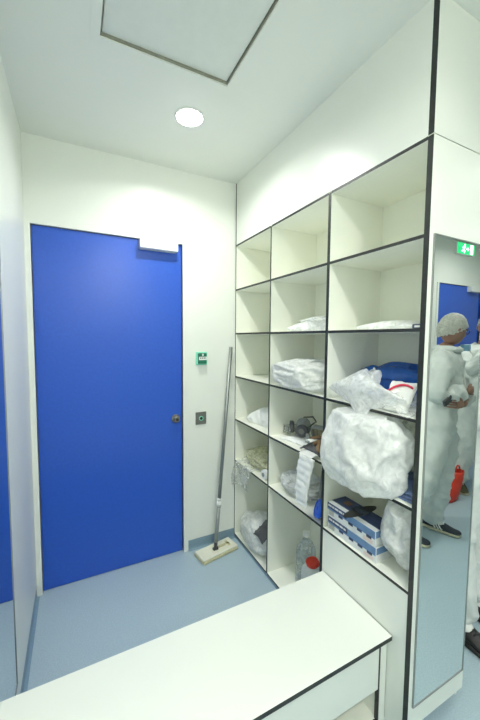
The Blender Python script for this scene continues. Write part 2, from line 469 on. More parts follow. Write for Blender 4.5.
# ------------------------------------------------------------------ shelving unit
SU = thing('shelving_unit', 'built-in white pigeonhole shelving unit with black edges, three columns wide', 'shelving', (SD/2, -.72, 0))
LM = ['lam', 'core', 'laminin']
UP = [(-.0115, 0), (-.4816, -.4686), (-.980, -.9615)]    # the uprights
for i, (a, b) in enumerate(UP):
    bm = B(); z0 = ZR[6]-.008 if i else ZR[6]-.01; z1 = ZR[0]-.006 if i else H
    box(bm, (0, a, z0), (SD-.01, b, z1), 2, {'-x': 1})
    link('upright', bm, LM, SU)
# shelves, one board per cell
cells = [(UP[0][0], UP[1][1]), (UP[1][0], UP[2][1]), (UP[2][0], -1.429)]
for j, (ya, yb) in enumerate(cells):
    for i, z in enumerate(ZR):
        if j == 2 and i == 6: continue
        bm = B(); box(bm, (0, yb, z-.012), (SD-.01, ya, z), 2, {'-x': 1}); link('shelf', bm, LM, SU)
bm = B(); box(bm, (SD-.01, -1.429, .03), (SD, 0, ZR[0]+.02), 2, {'+x': 0}); link('back_panel', bm, LM, SU)
bm = B(); box(bm, (.0, -1.429, ZR[0]+.0), (.016, -.0115, H), 0); link('fascia', bm, LM, SU)
bm = B(); box(bm, (.002, -1.429, .002), (.014, -.980, ZR[5]-.012), 0); link('lower_panel', bm, LM, SU)
bm = B(); box(bm, (SD+.0005, -1.429, .08), (SD+.012, 0, H), 0)
link('rear_panel', bm, LM, SU)
for z0, z1 in ((.08, ZR[0]-.002), (ZR[0]+.002, H)):
    bm = B(); box(bm, (0, -1.449, z0), (SD, -1.429, z1), 0, {'-x': 1}); link('end_panel', bm, LM, SU)
bm = B(); box(bm, (.004, -1.395, 0), (SD-.013, 0, ZR[6]-.012), 0); box(bm, (.03, -1.395, .02), (SD-.013, -1.0, .08), 0); link('plinth', bm, 'skirt', SU, label='blue-grey plinth under the shelves')
MIR = mirror('panel_mirror', 'tall narrow mirror on the end panel of the shelving, reflecting two people', (.024, -1.449, .170), (.331, -1.449, 1.858), (0, -1, 0))

# ------------------------------------------------------------------ step-over bench
BN = thing('bench', 'low white step-over bench with black edges across the foreground', 'bench', (-.62, -1.18, 0))
ZB, YB0, YB1 = .389, -.987, -1.375
bm = B(); box(bm, (XL+.004, YB1, ZB-.017), (-.002, YB0, ZB), 0, {'-y': 1, '+x': 1, '+y': 1}); link('bench_top', bm, LM, BN)
xs = [-.008, -.655, XL+.006]
for i in (0, 1):
    bm = B(); box(bm, (xs[i+1]+.010+.003, YB1+.018, .178), (xs[i]-.037*(i == 0)-.003, YB1+.030, ZB-.019), 0, {'-z': 1, '+x': 1}); link('drawer_front', bm, LM, BN)
bm = B(); box(bm, (-.038, YB1+.022, .02), (-.002, YB0-.02, ZB-.017), 0, {'-x': 2}); link('side_panel', bm, LM, BN)
bm = B(); box(bm, (-.044, YB1+.0185, .02), (-.0385, YB1+.034, ZB-.019), 1); link('edge_and_gap_strip', bm, LM, BN, label='black strip for the panel edge and the shaded drawer gap')  # black panel edge; its colour also carries the shade of the drawer gap
for x in (xs[1]+.006, XL+.016):
    bm = B(); box(bm, (x-.006, YB1+.032, .02), (x+.006, YB0-.034, ZB-.018), 2, {'-y': 1}); link('side_panel', bm, LM, BN)
bm = B(); box(bm, (XL+.01, YB1+.030, .030), (-.038, YB0-.034, .042), 2, {'-y': 1}); link('bottom_shelf', bm, LM, BN)
bm = B(); box(bm, (XL+.01, YB0-.034, .02), (-.002, YB0-.022, ZB-.018), 2); link('bench_back', bm, LM, BN)
bm = B(); box(bm, (XL+.03, YB1+.06, 0), (-.02, YB0-.05, .030), 0); link('plinth', bm, 'skirt', BN)

# ------------------------------------------------------------------ lamps
def downlight(x, y, label, power, spread=165):
    t = thing('ceiling_downlight', label, 'ceiling light', (x, y, H-.012), 'recessed ceiling downlights')
    bm = B(); lathe(bm, (x, y, H), (0, 0, -1), [(.072, 0), (.072, .003), (.069, .005), (.064, .0055), (.063, .003)]); link('ring', bm, 'wplastic', t)
    bm = B(); lathe(bm, (x, y, H-.0035), (0, 0, -1), [(.0625, 0), (.062, .003), (.05, .007), (.001, .009)]); link('diffuser', bm, 'lamp', t)
    ld = bpy.data.lights.new('downlight_bulb', 'AREA'); ld.shape = 'DISK'; ld.size = .10; ld.energy = power; ld.color = (.985, 1, .945); ld.spread = math.radians(spread)
    lo = bpy.data.objects.new('downlight_bulb', ld); COL.objects.link(lo); lo.parent = t; lo.location = (0, 0, -.004)
PW = 26
downlight(-.515, -.524, 'round glowing ceiling downlight between the hatch and the blue door', PW*.40, 156)
downlight(-.55, -2.72, 'round ceiling downlight near the wall behind the photographer', PW*1.10)
downlight(-.55, -1.95, 'round ceiling downlight above the photographer', PW*.16)
downlight(2.55, -2.30, 'added unseen ceiling downlight above the people in coveralls', PW*.42)  # unseen lamp, placed to brighten the front wall and second door
downlight(1.35, -1.72, 'added unseen ceiling downlight in front of the person with folded arms', PW*.17)  # unseen lamp added as front light on the mirrored people

# exit sign
t = thing('exit_sign', 'lit green exit sign with white pictograms above the second blue door', 'exit sign', (2.82, YF, 2.47))
bm = B(); box(bm, (2.72, YF, 2.462), (3.06, YF+.03, 2.590), bev=.003); link('sign_housing', bm, 'wplastic', t)
bm = B(); box(bm, (2.726, YF+.03, 2.468), (3.054, YF+.033, 2.584)); f = link('sign_face', bm, 'exitgreen', t)
bm = B()   # running figure, door and arrow as plain white shapes
yy = YF+.033
def bar(bm, a, b, w):
    a, b = Vector((a[0], yy, a[1])), Vector((b[0], yy, b[1])); d = (b-a).normalized(); n = Vector((-d.z, 0, d.x))*w/2
    vs = []
    for y in (0, .002):
        vs.append([bm.verts.new(p+Vector((0, y, 0))) for p in (a+n, b+n, b-n, a-n)])
    bm.faces.new(vs[1]); bm.faces.new(vs[0][::-1])
    for i in range(4): bm.faces.new((vs[0][i], vs[0][(i+1) % 4], vs[1][(i+1) % 4], vs[1][i]))
bar(bm, (2.995, 2.475), (2.995, 2.577), .05)
cyl(bm, (2.862, yy, 2.568), (2.862, yy+.002, 2.568), .009)
bar(bm, (2.858, 2.556), (2.842, 2.52), .017); bar(bm, (2.842, 2.52), (2.862, 2.50), .011); bar(bm, (2.862, 2.50), (2.852, 2.478), .010)
bar(bm, (2.842, 2.522), (2.826, 2.498), .011); bar(bm, (2.826, 2.498), (2.803, 2.497), .010)
bar(bm, (2.856, 2.55), (2.878, 2.536), .008); bar(bm, (2.853, 2.552), (2.83, 2.545), .008); bar(bm, (2.83, 2.545), (2.824, 2.528), .008)
bar(bm, (2.895, 2.525), (2.93, 2.525), .012); bar(bm, (2.917, 2.541), (2.934, 2.525), .01); bar(bm, (2.917, 2.509), (2.934, 2.525), .01)
bmesh.ops.recalc_face_normals(bm, faces=bm.faces)
link('pictogram', bm, 'exitwhite', f, label='white running figure, arrow and doorway')
# ------------------------------------------------------------------ mop
MP = thing('flat_mop', 'flat mop with grey pole leaning in the corner beside the shelving', 'mop', (-.19, -.112, 0))
mm = Matrix.Translation((-.19, -.112, 0)) @ Matrix.Rotation(math.radians(11), 4, 'Z')
bm = B(); box(bm, (-.145, -.066, .001), (.145, .066, .020), bev=.006); bm.transform(mm); link('mop_pad', bm, 'moppad', MP, label='beige mop pad')
bm = B(); box(bm, (-.143, -.060, .0205), (.143, .060, .032), bev=.004); bm.transform(mm); hd = link('mop_frame', bm, 'mopcream', MP)
bm = B(); box(bm, (.015, -.010, .0325), (.105, .010, .036), bev=.001); box(bm, (.085, -.028, .0325), (.105, .028, .036), bev=.001); bm.transform(mm); link('frame_clip', bm, 'moppad', hd)
P0, P1 = Vector((-.202, -.120, .04)), Vector((-.043, -.022, 1.446))
pp = lambda t: P0.lerp(P1, t)
bm = B(); cyl(bm, pp(.0)-Vector((.018, 0, .004)), pp(.0)+Vector((.018, 0, -.004)), .012, n=16); cyl(bm, pp(-.006), pp(.05), .013, .011, n=16); link('pole_joint', bm, 'dgplastic', MP, smooth=False)
bm = B(); cyl(bm, pp(.03), pp(.225), .0138, n=18); link('lower_pole', bm, 'gplastic', MP)
bm = B(); cyl(bm, pp(.205), pp(.232), .0165, n=18); cyl(bm, pp(.232), pp(.245), .0165, .012, n=18); link('pole_collar', bm, 'wplastic', MP)
bm = B(); cyl(bm, pp(.225), pp(1), .0122, n=18); link('upper_pole', bm, 'alu', MP)

# ------------------------------------------------------------------ second row from the top
def packet(name, c, sx, sy, h, floor, ang, seed, m, label, cat, group=None):
    """flat filled packet"""
    mt = Matrix.Translation((c[0], c[1], floor+h*.55)) @ Matrix.Rotation(ang, 4, 'Z') @ Matrix.Diagonal((sx/2, sy/2, h*2.6, 1))
    return solo(name, pillow(mt, floor, seed % 3+1), m, label, cat, group, True)
packet('flat_packet', (.15, -.775), .26, .30, .030, ZR[1+1], .12, 3, 'bag', 'lower flat white packet in the middle column, second row from the top', 'packet')
packet('film_sleeve', (.13, -.80), .20, .24, .012, ZR[2]+.054, -.35, 4, 'bag_soft', 'milky film sleeve on top of the flat packet in the middle column', 'packet')
packet('paper_pouch', (.14, -1.235), .22, .25, .018, ZR[2], .10, 5, 'bag', 'white pouch lying alone in the right-hand column below the top row', 'pouch')
bm = B(); box(bm, (.035, -1.425, ZR[2]+.001), (.12, -1.375, ZR[2]+.017), bev=.003)
t = thing('small_carton', 'small dark blue carton at the right end of the white pouch', 'carton', (.078, -1.40, ZR[2]))
link('carton_body', bm, 'boxnavy', t); bm = B(); box(bm, (.0345, -1.415, ZR[2]+.005), (.035, -1.385, ZR[2]+.012)); link('carton_label', bm, 'boxwhite', t)

# ------------------------------------------------------------------ third row
z = ZR[3]
b = solo('crumpled_bag', blob((.090, -.715, z+.078), (.165, .250, .092), 11, 1.15, z, 5, z-.030, full=.88, keep=((-.06, -.96), (.32, -.484), (9, 9, z+.28))), 'bag', 'crumpled white plastic bag filling the middle column, third row down', 'plastic bag', smooth=True)
t = thing('tape_roll', 'dark grey tape roll behind the bag in the middle column, third row', 'tape roll', (.255, -.905, z))
bm = B(); lathe(bm, (.255, -.905, z+.001), (0, 0, 1), [(.045, 0), (.047, .004), (.047, .05), (.045, .054)]); link('tape', bm, 'dgplastic', t)
bm = B(); lathe(bm, (.255, -.905, z+.0555), (0, 0, 1), [(.028, 0), (.028, .002), (.024, .002), (.022, .0005)]); link('core_ring', bm, 'cardbrown', t)
# blue bundle, draped bag, packet with a red arc
solo('blue_bag', blob((.215, -1.190, z+.085), (.110, .225, .092), 24, 1.2, z, 5, frames=20, grow=.30, full=.75, keep=((.03, -1.425), (.325, -.984), (9, 9, z+.2))), 'bluefilm', 'bright blue crumpled plastic bag at the back of the right-hand column', 'plastic bag', smooth=True)
def sag(p):
    # corner (+1, -1) hangs over the edge, the far side is propped on the blue bag
    q = Vector(p); t = (q.x-q.y)/2
    q.z += -.30*max(0, t)**2+.16*max(0, -t)**1.5+.06*math.sin(q.x*3+q.y*2)
    return q
t = thing('draped_bag', 'milky plastic bag sagging over the shelf edge in front of the blue bag', 'plastic bag', (-.01, -1.19, z))
DX = Vector((-.030, -.110, -.040)); DY = Vector((.030, -.085, .050)); DN = Vector((-.10, .0, .085))
DM = Matrix(((DX.x, DY.x, DN.x, .010), (DX.y, DY.y, DN.y, -1.185), (DX.z, DY.z, DN.z, z+.052), (0, 0, 0, 1)))
link('bag_film', pillow(DM, z, 2, bendfn=sag, edge=True), 'bag_soft', t, smooth=True)
bm = sheet(lambda u, v: (.085-.07*v+.02*math.sin(u*7), -1.15-.06*u-.03*v, z+.14-.075*v+.018*math.sin(u*PI)), 20, 16, .003, 8, .012, 18); link('bag_handle', bm, 'bag_soft', t, smooth=True)
t = thing('printed_packet', 'white packet with a red printed arc standing in front of the blue bag', 'packet', (.035, -1.335, z))
fn = quadfn((.025, -1.278, z+.004), (.030, -1.372, z+.004), (.085, -1.379, z+.112), (.080, -1.271, z+.112), .012)
link('packet_body', sheet(fn, 22, 22, .012, 9, .004, 20), 'paper', t, smooth=True)
def onpk(u, v, e=.0095): 
    p = Vector(fn(u, v)); return p+Vector((-.88, 0, .47))*e
bm = B(); tube(bm, [onpk(.04+.90*k/16, .50+.36*math.sin(PI*(.08+.62*k/16))) for k in range(17)], .0042, 8); link('red_arc', bm, 'redink', t, label='red printed arc')
bm = B(); 
for a, b2, v in ((.25, .55, .44), (.3, .62, .36), (.35, .55, .28)): tube(bm, [onpk(a, v), onpk((a+b2)/2, v), onpk(b2, v)], .0022, 6)
link('blue_print', bm, 'boxblue', t, label='pale blue printing')
bm = sheet(lambda u, v: (-.012+.10*v, -1.30-.122*u, z+.014+.085*v*(1-.4*u)+.018*math.sin(u*6)), 28, 22, .002, 12, .006, 11)
solo('film_wrap', flatfloor(bm, z), 'clear', 'loose clear film wrap lying around the printed packet', 'plastic film', smooth=True)

# ------------------------------------------------------------------ fourth row
z = ZR[4]-.0
z4 = ZR[4]
solo('bulging_bag', blob((-.005, -1.218, z4+.146), (.140, .170, .182), 33, 1.0, z4, 6, z4+.006, full=.80, keep=((-.150, -1.395), (.14, -.985), (9, 9, z4+.298))), 'bag', 'largest white plastic bag, bulging out over the shelf edge in the right-hand column', 'plastic bag', smooth=True)
solo('grey_film_bag', blob((.205, -1.325, z4+.17), (.100, .095, .135), 37, 1.1, z4+.036, 5, keep=((.07, -1.424), (.325, -1.2), (9, 9, z4+.3))), 'clear_grey', 'greyish see-through bag on the folded blue cloth behind the bulging white bag', 'plastic bag', smooth=True)
t = thing('folded_cloth', 'folded blue-grey cloth under the see-through bag in the right-hand column', 'cloth', (.12, -1.335, z4))
for k in range(3):
    f = lambda u, v, k=k: (.022+.006*k+.21*v, -1.245-.175*u, z4+.005+.0105*k+.0025*math.sin(u*5+k))
    link('cloth_fold', flatfloor(sheet(f, 20, 20, .009, 13+k, .003, 14), z4), 'bluecloth', t, smooth=True)
packet('folded_sheet', (.155, -.27), .24, .30, .055, z4, .06, 14, 'paper', 'folded white sheet in the left-hand column, fourth row down', 'folded sheet')
packet('cream_wrapper', (.235, -.315), .13, .19, .030, z4+.066, -.2, 15, 'yellowclear', 'cream wrapper resting on the folded white sheet', 'wrapper')
# goggles, respirator and glasses on a tray of paper
packet('paper_wad', (.11, -.72), .15, .36, .012, z4, .03, 16, 'paper', 'flat white papers under the goggles in the middle column', 'papers')
zz = z4+.022
def goggles(name, label, c, ang, fm, lm, w=.075, h=.040):
    t = thing(name, label, 'goggles', (c[0], c[1], zz))
    mt = Matrix.Translation(c) @ Matrix.Rotation(ang, 4, 'Z') @ Matrix.Rotation(math.radians(18), 4, 'X')
    # local: looks along -y, curved wrap; outline a rounded rectangle with a nose notch
    N = 40
    def pt(k, s=1., dy=0.):
        a = 2*PI*k/N; ca, sa = math.cos(a), math.sin(a)
        e = .55; x = w*s*math.copysign(abs(ca)**e, ca); zq = h*s*math.copysign(abs(sa)**e, sa)
        if sa < 0: zq *= 1-.55*math.exp(-(x/.022)**2)
        return Vector((x, .30*x*x/w*1.0+dy, zq))
    bm = B(); tube(bm, [pt(k, 1, .005) for k in range(N)], .0065, 8, closed=True)
    rings = [[bm.verts.new(pt(k, 1.0, .008)) for k in range(N)], [bm.verts.new(pt(k, 1.04, .036)) for k in range(N)], [bm.verts.new(pt(k, .93, .036)) for k in range(N)], [bm.verts.new(pt(k, .9, .010)) for k in range(N)]]
    for a, b_ in zip(rings, rings[1:]):
        for i in range(N): bm.faces.new((a[i], a[(i+1) % N], b_[(i+1) % N], b_[i]))
    bm.transform(mt); link('frame', bm, fm, t, smooth=True)
    bm = B(); r0 = [bm.verts.new(pt(k, .97, .002)) for k in range(N)]; r1 = [bm.verts.new(pt(k, .97, .005)) for k in range(N)]
    c0 = bm.verts.new((0, -.004, .004)); c1 = bm.verts.new((0, -.001, .004))
    for i in range(N):
        j = (i+1) % N; bm.faces.new((c0, r0[j], r0[i])); bm.faces.new((c1, r1[i], r1[j])); bm.faces.new((r0[i], r0[j], r1[j], r1[i]))
    bm.transform(mt); link('lens', bm, lm, t, smooth=True)
    bm = B(); pts = [Vector((-w, .035, .004)), Vector((-w*.95, .06, .0)), Vector((-w*.45, .088, -.006)), Vector((.01, .095, .012)), Vector((w*.5, .085, .002)), Vector((w*.97, .058, .0)), Vector((w, .035, .004))]
    rs = []
    for q in pts: rs.append([bm.verts.new(q+Vector(d)) for d in ((0, 0, -.009), (.002, .0015, -.009), (.002, .0015, .009), (0, 0, .009))])
    for a, b_ in zip(rs, rs[1:]):
        for i in range(4): bm.faces.new((a[i], a[(i+1) % 4], b_[(i+1) % 4], b_[i]))
    bm.faces.new(rs[0]); bm.faces.new(rs[-1][::-1]); bmesh.ops.recalc_face_normals(bm, faces=bm.faces)
    bm.transform(mt); link('strap', bm, 'dgplastic', t, smooth=True)
    return t
goggles('safety_goggles', 'safety goggles with amber lens lying right of the grey respirator', (.15, -.80, zz+.042), math.radians(-58), 'gplastic', 'lens')
t = thing('respirator', 'grey half-mask respirator with round filters, left of the amber goggles', 'respirator', (.14, -.62, zz))
bm = blob((.155, -.62, zz+.050), (.045, .048, .052), 41, .35, zz, 3, squash=2.2); link('mask_body', bm, 'gplastic', t, smooth=True)
for s in (-1, 1):
    c = Vector((.112, -.62+s*.045, zz+.045)); ax = Vector((-.8, s*.55, -.05))
    bm = B(); lathe(bm, c, ax, [(.028, -.006), (.036, 0), (.037, .016), (.034, .020), (.030, .0205), (.012, .0225), (.001, .0225)], 24); fl = link('filter', bm, 'dgplastic', t)
    bm = B(); lathe(bm, c+ax.normalized()*.0226, ax, [(.017, 0), (.017, .0015), (.001, .002)], 18); link('filter_cap', bm, 'steel', fl)
bm = B(); lathe(bm, (.112, -.62, zz+.030), (-1, 0, -.2), [(.018, -.01), (.019, .006), (.016, .011), (.001, .012)], 20); link('valve', bm, 'dgplastic', t)
bm = B(); tube(bm, [Vector((.165, -.58, zz+.06)), Vector((.20, -.565, zz+.09)), Vector((.23, -.61, zz+.10)), Vector((.21, -.665, zz+.085)), Vector((.165, -.66, zz+.06))], .005, 8); link('strap', bm, 'dgplastic', t)
t = thing('clear_spectacles', 'clear safety spectacles folded at the left of the grey respirator', 'spectacles', (.12, -.537, zz))
bm = B()
for s in (-1, 1):
    c = Vector((.095, -.537+s*.022, zz+.024)); pts = [c+Vector((0.01*math.cos(2*a), .019*math.cos(a), .022*math.sin(a))) for a in [2*PI*k/20 for k in range(20)]]
    tube(bm, pts, .0028, 6, closed=True)
link('frame', bm, 'alu', t)
bm = B()
for s in (-1, 1): lathe(bm, (.0955, -.537+s*.022, zz+.024), (1, 0, 0), [(.018, 0), (.018, .0015)], 20)
link('lens', bm, 'lensclear', t)
for s in (-1, 1):
    bm = B(); tube(bm, [Vector((.1, -.537+s*.042, zz+.034)), Vector((.16, -.537+s*.038, zz+.034)), Vector((.205, -.537+s*.034, zz+.026)), Vector((.225, -.537+s*.032, zz+.006))], .0025, 6); link('temple', bm, 'gplastic', t)
t = thing('small_vial', 'small white-capped vial standing in front of the amber goggles', 'vial', (.085, -.745, zz))
bm = B(); lathe(bm, (.085, -.745, zz), (0, 0, 1), [(.013, 0), (.014, .003), (.014, .032), (.010, .037)], 18); link('vial_body', bm, 'bottle', t)
bm = B(); lathe(bm, (.085, -.745, zz+.037), (0, 0, 1), [(.0115, 0), (.0115, .012), (.009, .014)], 18); link('cap', bm, 'gplastic', t)
# open pouch with brown strap, and the white pleated strip hanging from it
t = thing('open_pouch', 'open dark pouch with a brown strap lying on the shelf edge above the white strip', 'pouch', (.07, -.86, z4))
f = lambda u, v: (.006+.145*v, -.775-.165*u, z4+.018+.030*math.sin(PI*u)*math.sin(PI*min(1, v*.9+.1)))
link('pouch_body', flatfloor(sheet(f, 22, 22, .008, 21, .008, 18), z4), 'dgplastic', t, smooth=True)
bm = B(); tube(bm, [Vector((.03+.02*math.sin(k*.9), -.86-.012*k+.0, z4+.058+.014*math.sin(k*.8))) for k in range(7)], .0105, 8); tube(bm, [Vector((.06+.05*k/8, -.80-.125*k/8, z4+.064+.02*math.sin(PI*k/8))) for k in range(9)], .009, 8); link('strap', bm, 'brown', t, label='brown strap')
bm = B(); 
f = lambda u, v: (.028+.05*v, -.79-.05*u, z4+.058+.006*math.sin(PI*u))
link('flap', sheet(f, 10, 10, .003, 22, .003, 20), 'paper', t, smooth=True)
def strip(u, v):
    zq = z4+.010-.262*v; wd = .118-.034*v; y0 = -.826+.014*v
    return (-.030-.012*math.sin(v*2.6)-.0014*math.sin(v*46), y0-wd*u-.002*math.sin(v*17), zq)
t = thing('hanging_strip', 'white pleated paper strip hanging down over the shelf edge in the middle column', 'paper strip', (-.03, -.865, z4-.26))
link('pleats', sheet(strip, 14, 60, .014, 24, .0045, 12), 'paper', t, smooth=True)
f = lambda u, v: (-.036+.10*v, -.825-.095*u, z4+.0085+.010*math.sin(PI*min(1, v*1.1))+.001)
link('folded_top', sheet(f, 12, 14, .006, 25, .002, 16), 'paper', t, smooth=True)

# ------------------------------------------------------------------ fifth row
z5 = ZR[5]
solo('yellowish_bag', blob((.15, -.21, z5+.060), (.130, .175, .070), 51, 1.3, z5, 5, keep=((.012, -.362), (.32, -.014), (9, 9, z5+.17))), 'yellowclear', 'yellowish see-through bag in the left-hand column, fifth row down', 'plastic bag', smooth=True)
def hang(u, v):
    # lies on the shelf, then falls over its front edge
    s = v*.30-.10
    x, zq = (.0+(-s), z5+.010) if s < 0 else (-.016-.010*math.sin(s*14), z5+.008-s)
    return (x, -.015-.245*u-.02*math.sin(v*5), zq+(.05*math.sin(u*2.2) if s > .05 else 0)*(s/.2))
solo('hanging_film', sheet(hang, 34, 40, .0025, 26, .0045, 8), 'clear', 'clear film hanging over the shelf edge below the yellowish bag', 'plastic film', smooth=True)
t = thing('paper_roll', 'white roll with a grey end beside the yellowish bag', 'roll', (.06, -.40, z5))
bm = B(); cyl(bm, (.012, -.400, z5+.032), (.20, -.400, z5+.032), .0305, n=24); link('roll_body', bm, 'paper', t)
bm = B(); cyl(bm, (.035, -.400, z5+.032), (.060, -.400, z5+.032), .0315, n=24); link('grey_band', bm, 'gplastic', t, label='grey band')
bm = B(); cyl(bm, (.008, -.400, z5+.032), (.012, -.400, z5+.032), .0125, n=16); link('roll_core', bm, 'gplastic', t)
solo('limp_bag', blob((.12, -.665, z5+.060), (.115, .165, .072), 57, 1.3, z5, 5, frames=14, grow=.28, keep=((-.008, -.83), (.32, -.49), (9, 9, z5+.19))), 'bag', 'limp milky bag behind the white strip in the middle column', 'plastic bag', smooth=True)
t = thing('cable_bundle', 'dark grey ribbed bundle standing behind the white strip', 'bundle', (.10, -.895, z5))
bm = B()
for k in range(6):
    rr = .040-.002*k; a = z5+.027+.036*k
    pts = [Vector((.135+rr*1.4*math.cos(q), -.895+rr*1.1*math.sin(q), a+.008*math.sin(q*2+k))) for q in [2*PI*i/24 for i in range(24)]]
    tube(bm, pts, .017, 8, closed=True)
link('coil', bm, 'dgplastic', t)
bm = B(); tube(bm, [Vector((.07, -.885, z5+.004)), Vector((.062, -.885, z5+.11)), Vector((.075, -.886, z5+.225))], .008, 8); link('tie', bm, 'gplastic', t)
t = thing('blue_tub', 'bright blue round tub at the right front of the middle column, fifth row', 'tub', (.03, -.91, z5))
bm = B(); lathe(bm, (.024, -.907, z5+.053), (-.75, .45, .32), [(.040, -.022), (.045, -.018), (.046, -.004), (.043, .002), (.036, .004), (.034, .0), (.001, .0)], 32); link('tub_body', bm, 'blueball', t, smooth=False)
bm = B(); lathe(bm, (.024, -.907, z5+.053), (-.75, .45, .32), [(.012, .0002), (.011, .004), (.001, .005)], 18); link('boss', bm, 'blueball', t)
# two glove boxes
def glovebox(z, dy, label, top):
    t = thing('glove_box', label, 'box', (.075, -1.13+dy, z), 'glove boxes in the right-hand column')
    y0, y1, x0, x1, h = -1.272+dy, -.992+dy, .014, .128, .0645
    bm = B(); box(bm, (x0, y0, z), (x1, y1, z+h), 0, bev=.0012); bd = link('carton', bm, 'boxwhite', t)
    bm = B(); box(bm, (x0-.0008, y0+.002, z+.031), (x0+.0004, y1-.002, z+h-.001)); box(bm, (x0+.002, y0-.0008, z+.036), (x1-.002, y0+.0004, z+h-.001)); link('blue_band', bm, 'boxblue', t, label='blue printed band')
    bm = B(); box(bm, (x0-.0012, y1-.125, z+.038), (x0-.0006, y1-.003, z+h-.001)); nb = link('navy_band', bm, 'boxnavy', t, label='navy printed band')
    bm = B()
    for i, (a, b_) in enumerate(((.008, .030), (.034, .046), (.050, .074), (.078, .098), (.102, .116))): box(bm, (x0-.0016, y1-b_, z+.047), (x0-.0012, y1-a, z+.056))
    link('title_text', bm, 'boxwhite', nb, label='white lettering')
    for a in (.075, .135, .185, .235):
        bm = B(); box(bm, (x0-.0012, y1-a-.026, z+.022), (x0-.0004, y1-a, z+.034)); link('print_block', bm, 'boxnavy', t, label='dark printed block')
    bm = B()
    for i in range(5): box(bm, (x0-.0008, y1-.045, z+.008+.005*i), (x0-.0002, y1-.008-.004*(i % 2), z+.0105+.005*i))
    link('small_print', bm, 'shade_print_grey', t)
    bm = B(); box(bm, (x0-.0008, y0+.012, z+.006), (x0-.0002, y0+.062, z+.020)); link('pink_print', bm, 'boxpink', t, label='pale pink print')
    if top:
        bm = B(); box(bm, (x0+.026, y0+.003, z+h-.0004), (x1-.002, y1-.003, z+h+.0008)); link('top_print', bm, 'boxnavy', t, label='navy printed top')
        bm = B(); lathe(bm, (x0+.066, (y0+y1)/2, z+h+.0009), (0, 0, 1), [(.10, 0), (.10, .0006)], 36, sx=.28, sy=1.0); link('opening', bm, 'dark', t, label='dark oval opening')
        bm = sheet(lambda u, v: (x0+.045+.045*u, (y0+y1)/2-.035+.07*v, z+h+.003+.009*math.sin(PI*u)*math.sin(PI*v)), 14, 20, .002, 33, .006, 30); link('glove_edge', bm, 'shoenavy', t, smooth=True, label='dark gloves poking out')
        bm = B(); box(bm, (x0+.050, (y0+y1)/2+.058, z+h+.0018), (x0+.085, (y0+y1)/2+.092, z+h+.003)); link('brown_flap', bm, 'cardbrown', t, label='brown torn flap')
    return t
glovebox(z5+.0005, -.004, 'lower of the two stacked glove boxes in the right-hand column', False)
glovebox(z5+.0665, .002, 'upper glove box of the pair, with a dark open top', True)
solo('slumped_bag', blob((.100, -1.350, z5+.160), (.095, .098, .140), 63, .9, z5, 5, keep=((.004, -1.425), (.30, -1.252), (9, 9, z5+.285))), 'bag', 'slumped white plastic bag at the right of the glove boxes', 'plastic bag', smooth=True)

# ------------------------------------------------------------------ bottom row
z6 = ZR[6]
t = thing('white_bundle', 'white bundled bag with a dark label in the bottom left cell', 'bundle', (.12, -.27, z6))
link('bag_body', blob((.105, -.225, z6+.100), (.125, .212, .118), 71, .85, z6, 5, full=.85, keep=((-.012, -.46), (.32, -.015), (9, 9, z6+.25))), 'bag', t, smooth=True)
f = lambda u, v: (-.010+.10*v+.01*u, -.315-.10*u, z6+.165+.075*v+.018*math.sin(PI*u)-.02*u)
link('dark_label', sheet(f, 16, 16, .004, 35, .006, 20), 'dgplastic', t, smooth=True, label='dark grey label')
t = thing('clear_bottle', 'tall clear plastic bottle behind the red-capped jug', 'bottle', (.165, -.655, z6))
bm = B(); lathe(bm, (.165, -.655, z6+.001), (0, 0, 1), [(.050, 0), (.058, .006), (.060, .02), (.060, .085), (.057, .092), (.057, .105), (.060, .112), (.060, .190), (.055, .222), (.040, .252), (.022, .275), (.017, .285), (.017, .296)], 32); link('bottle_body', bm, 'bottle', t, smooth=True)
bm = B(); lathe(bm, (.165, -.655, z6+.297), (0, 0, 1), [(.021, 0), (.021, .020), (.018, .024), (.001, .0245)], 24); link('bottle_cap', bm, 'wplastic', t, label='white screw cap')
t = thing('red_capped_jug', 'milky white jug with a bright red cap at the front of the bottom cell', 'jug', (.125, -.765, z6))
bm = B(); lathe(bm, (.125, -.765, z6+.001), (0, 0, 1), [(.052, 0), (.062, .006), (.064, .02), (.064, .150), (.060, .172), (.048, .190), (.030, .200), (.029, .208)], 32); link('jug_body', bm, 'jug', t, smooth=True)
bm = B(); lathe(bm, (.125, -.765, z6+.200), (-.25, 0, 1), [(.034, 0), (.036, .003), (.036, .020), (.033, .024), (.020, .0235), (.001, .022)], 28); cp = link('jug_cap', bm, 'red', t, label='red screw cap')
bm = B(); 
for k in range(20):
    a = 2*PI*k/20; q = Vector((.125+.0365*math.cos(a), -.765+.0365*math.sin(a), z6+.204)); cyl(bm, q, q+Vector((-.004, 0, .016)), .0022, n=6)
link('cap_ribs', bm, 'red', cp)
bm = B(); tube(bm, [Vector((.180, -.79, z6+.085)), Vector((.205, -.795, z6+.10)), Vector((.208, -.795, z6+.165)), Vector((.190, -.79, z6+.188)), Vector((.165, -.785, z6+.186))], .009, 10); link('jug_handle', bm, 'jug', t)

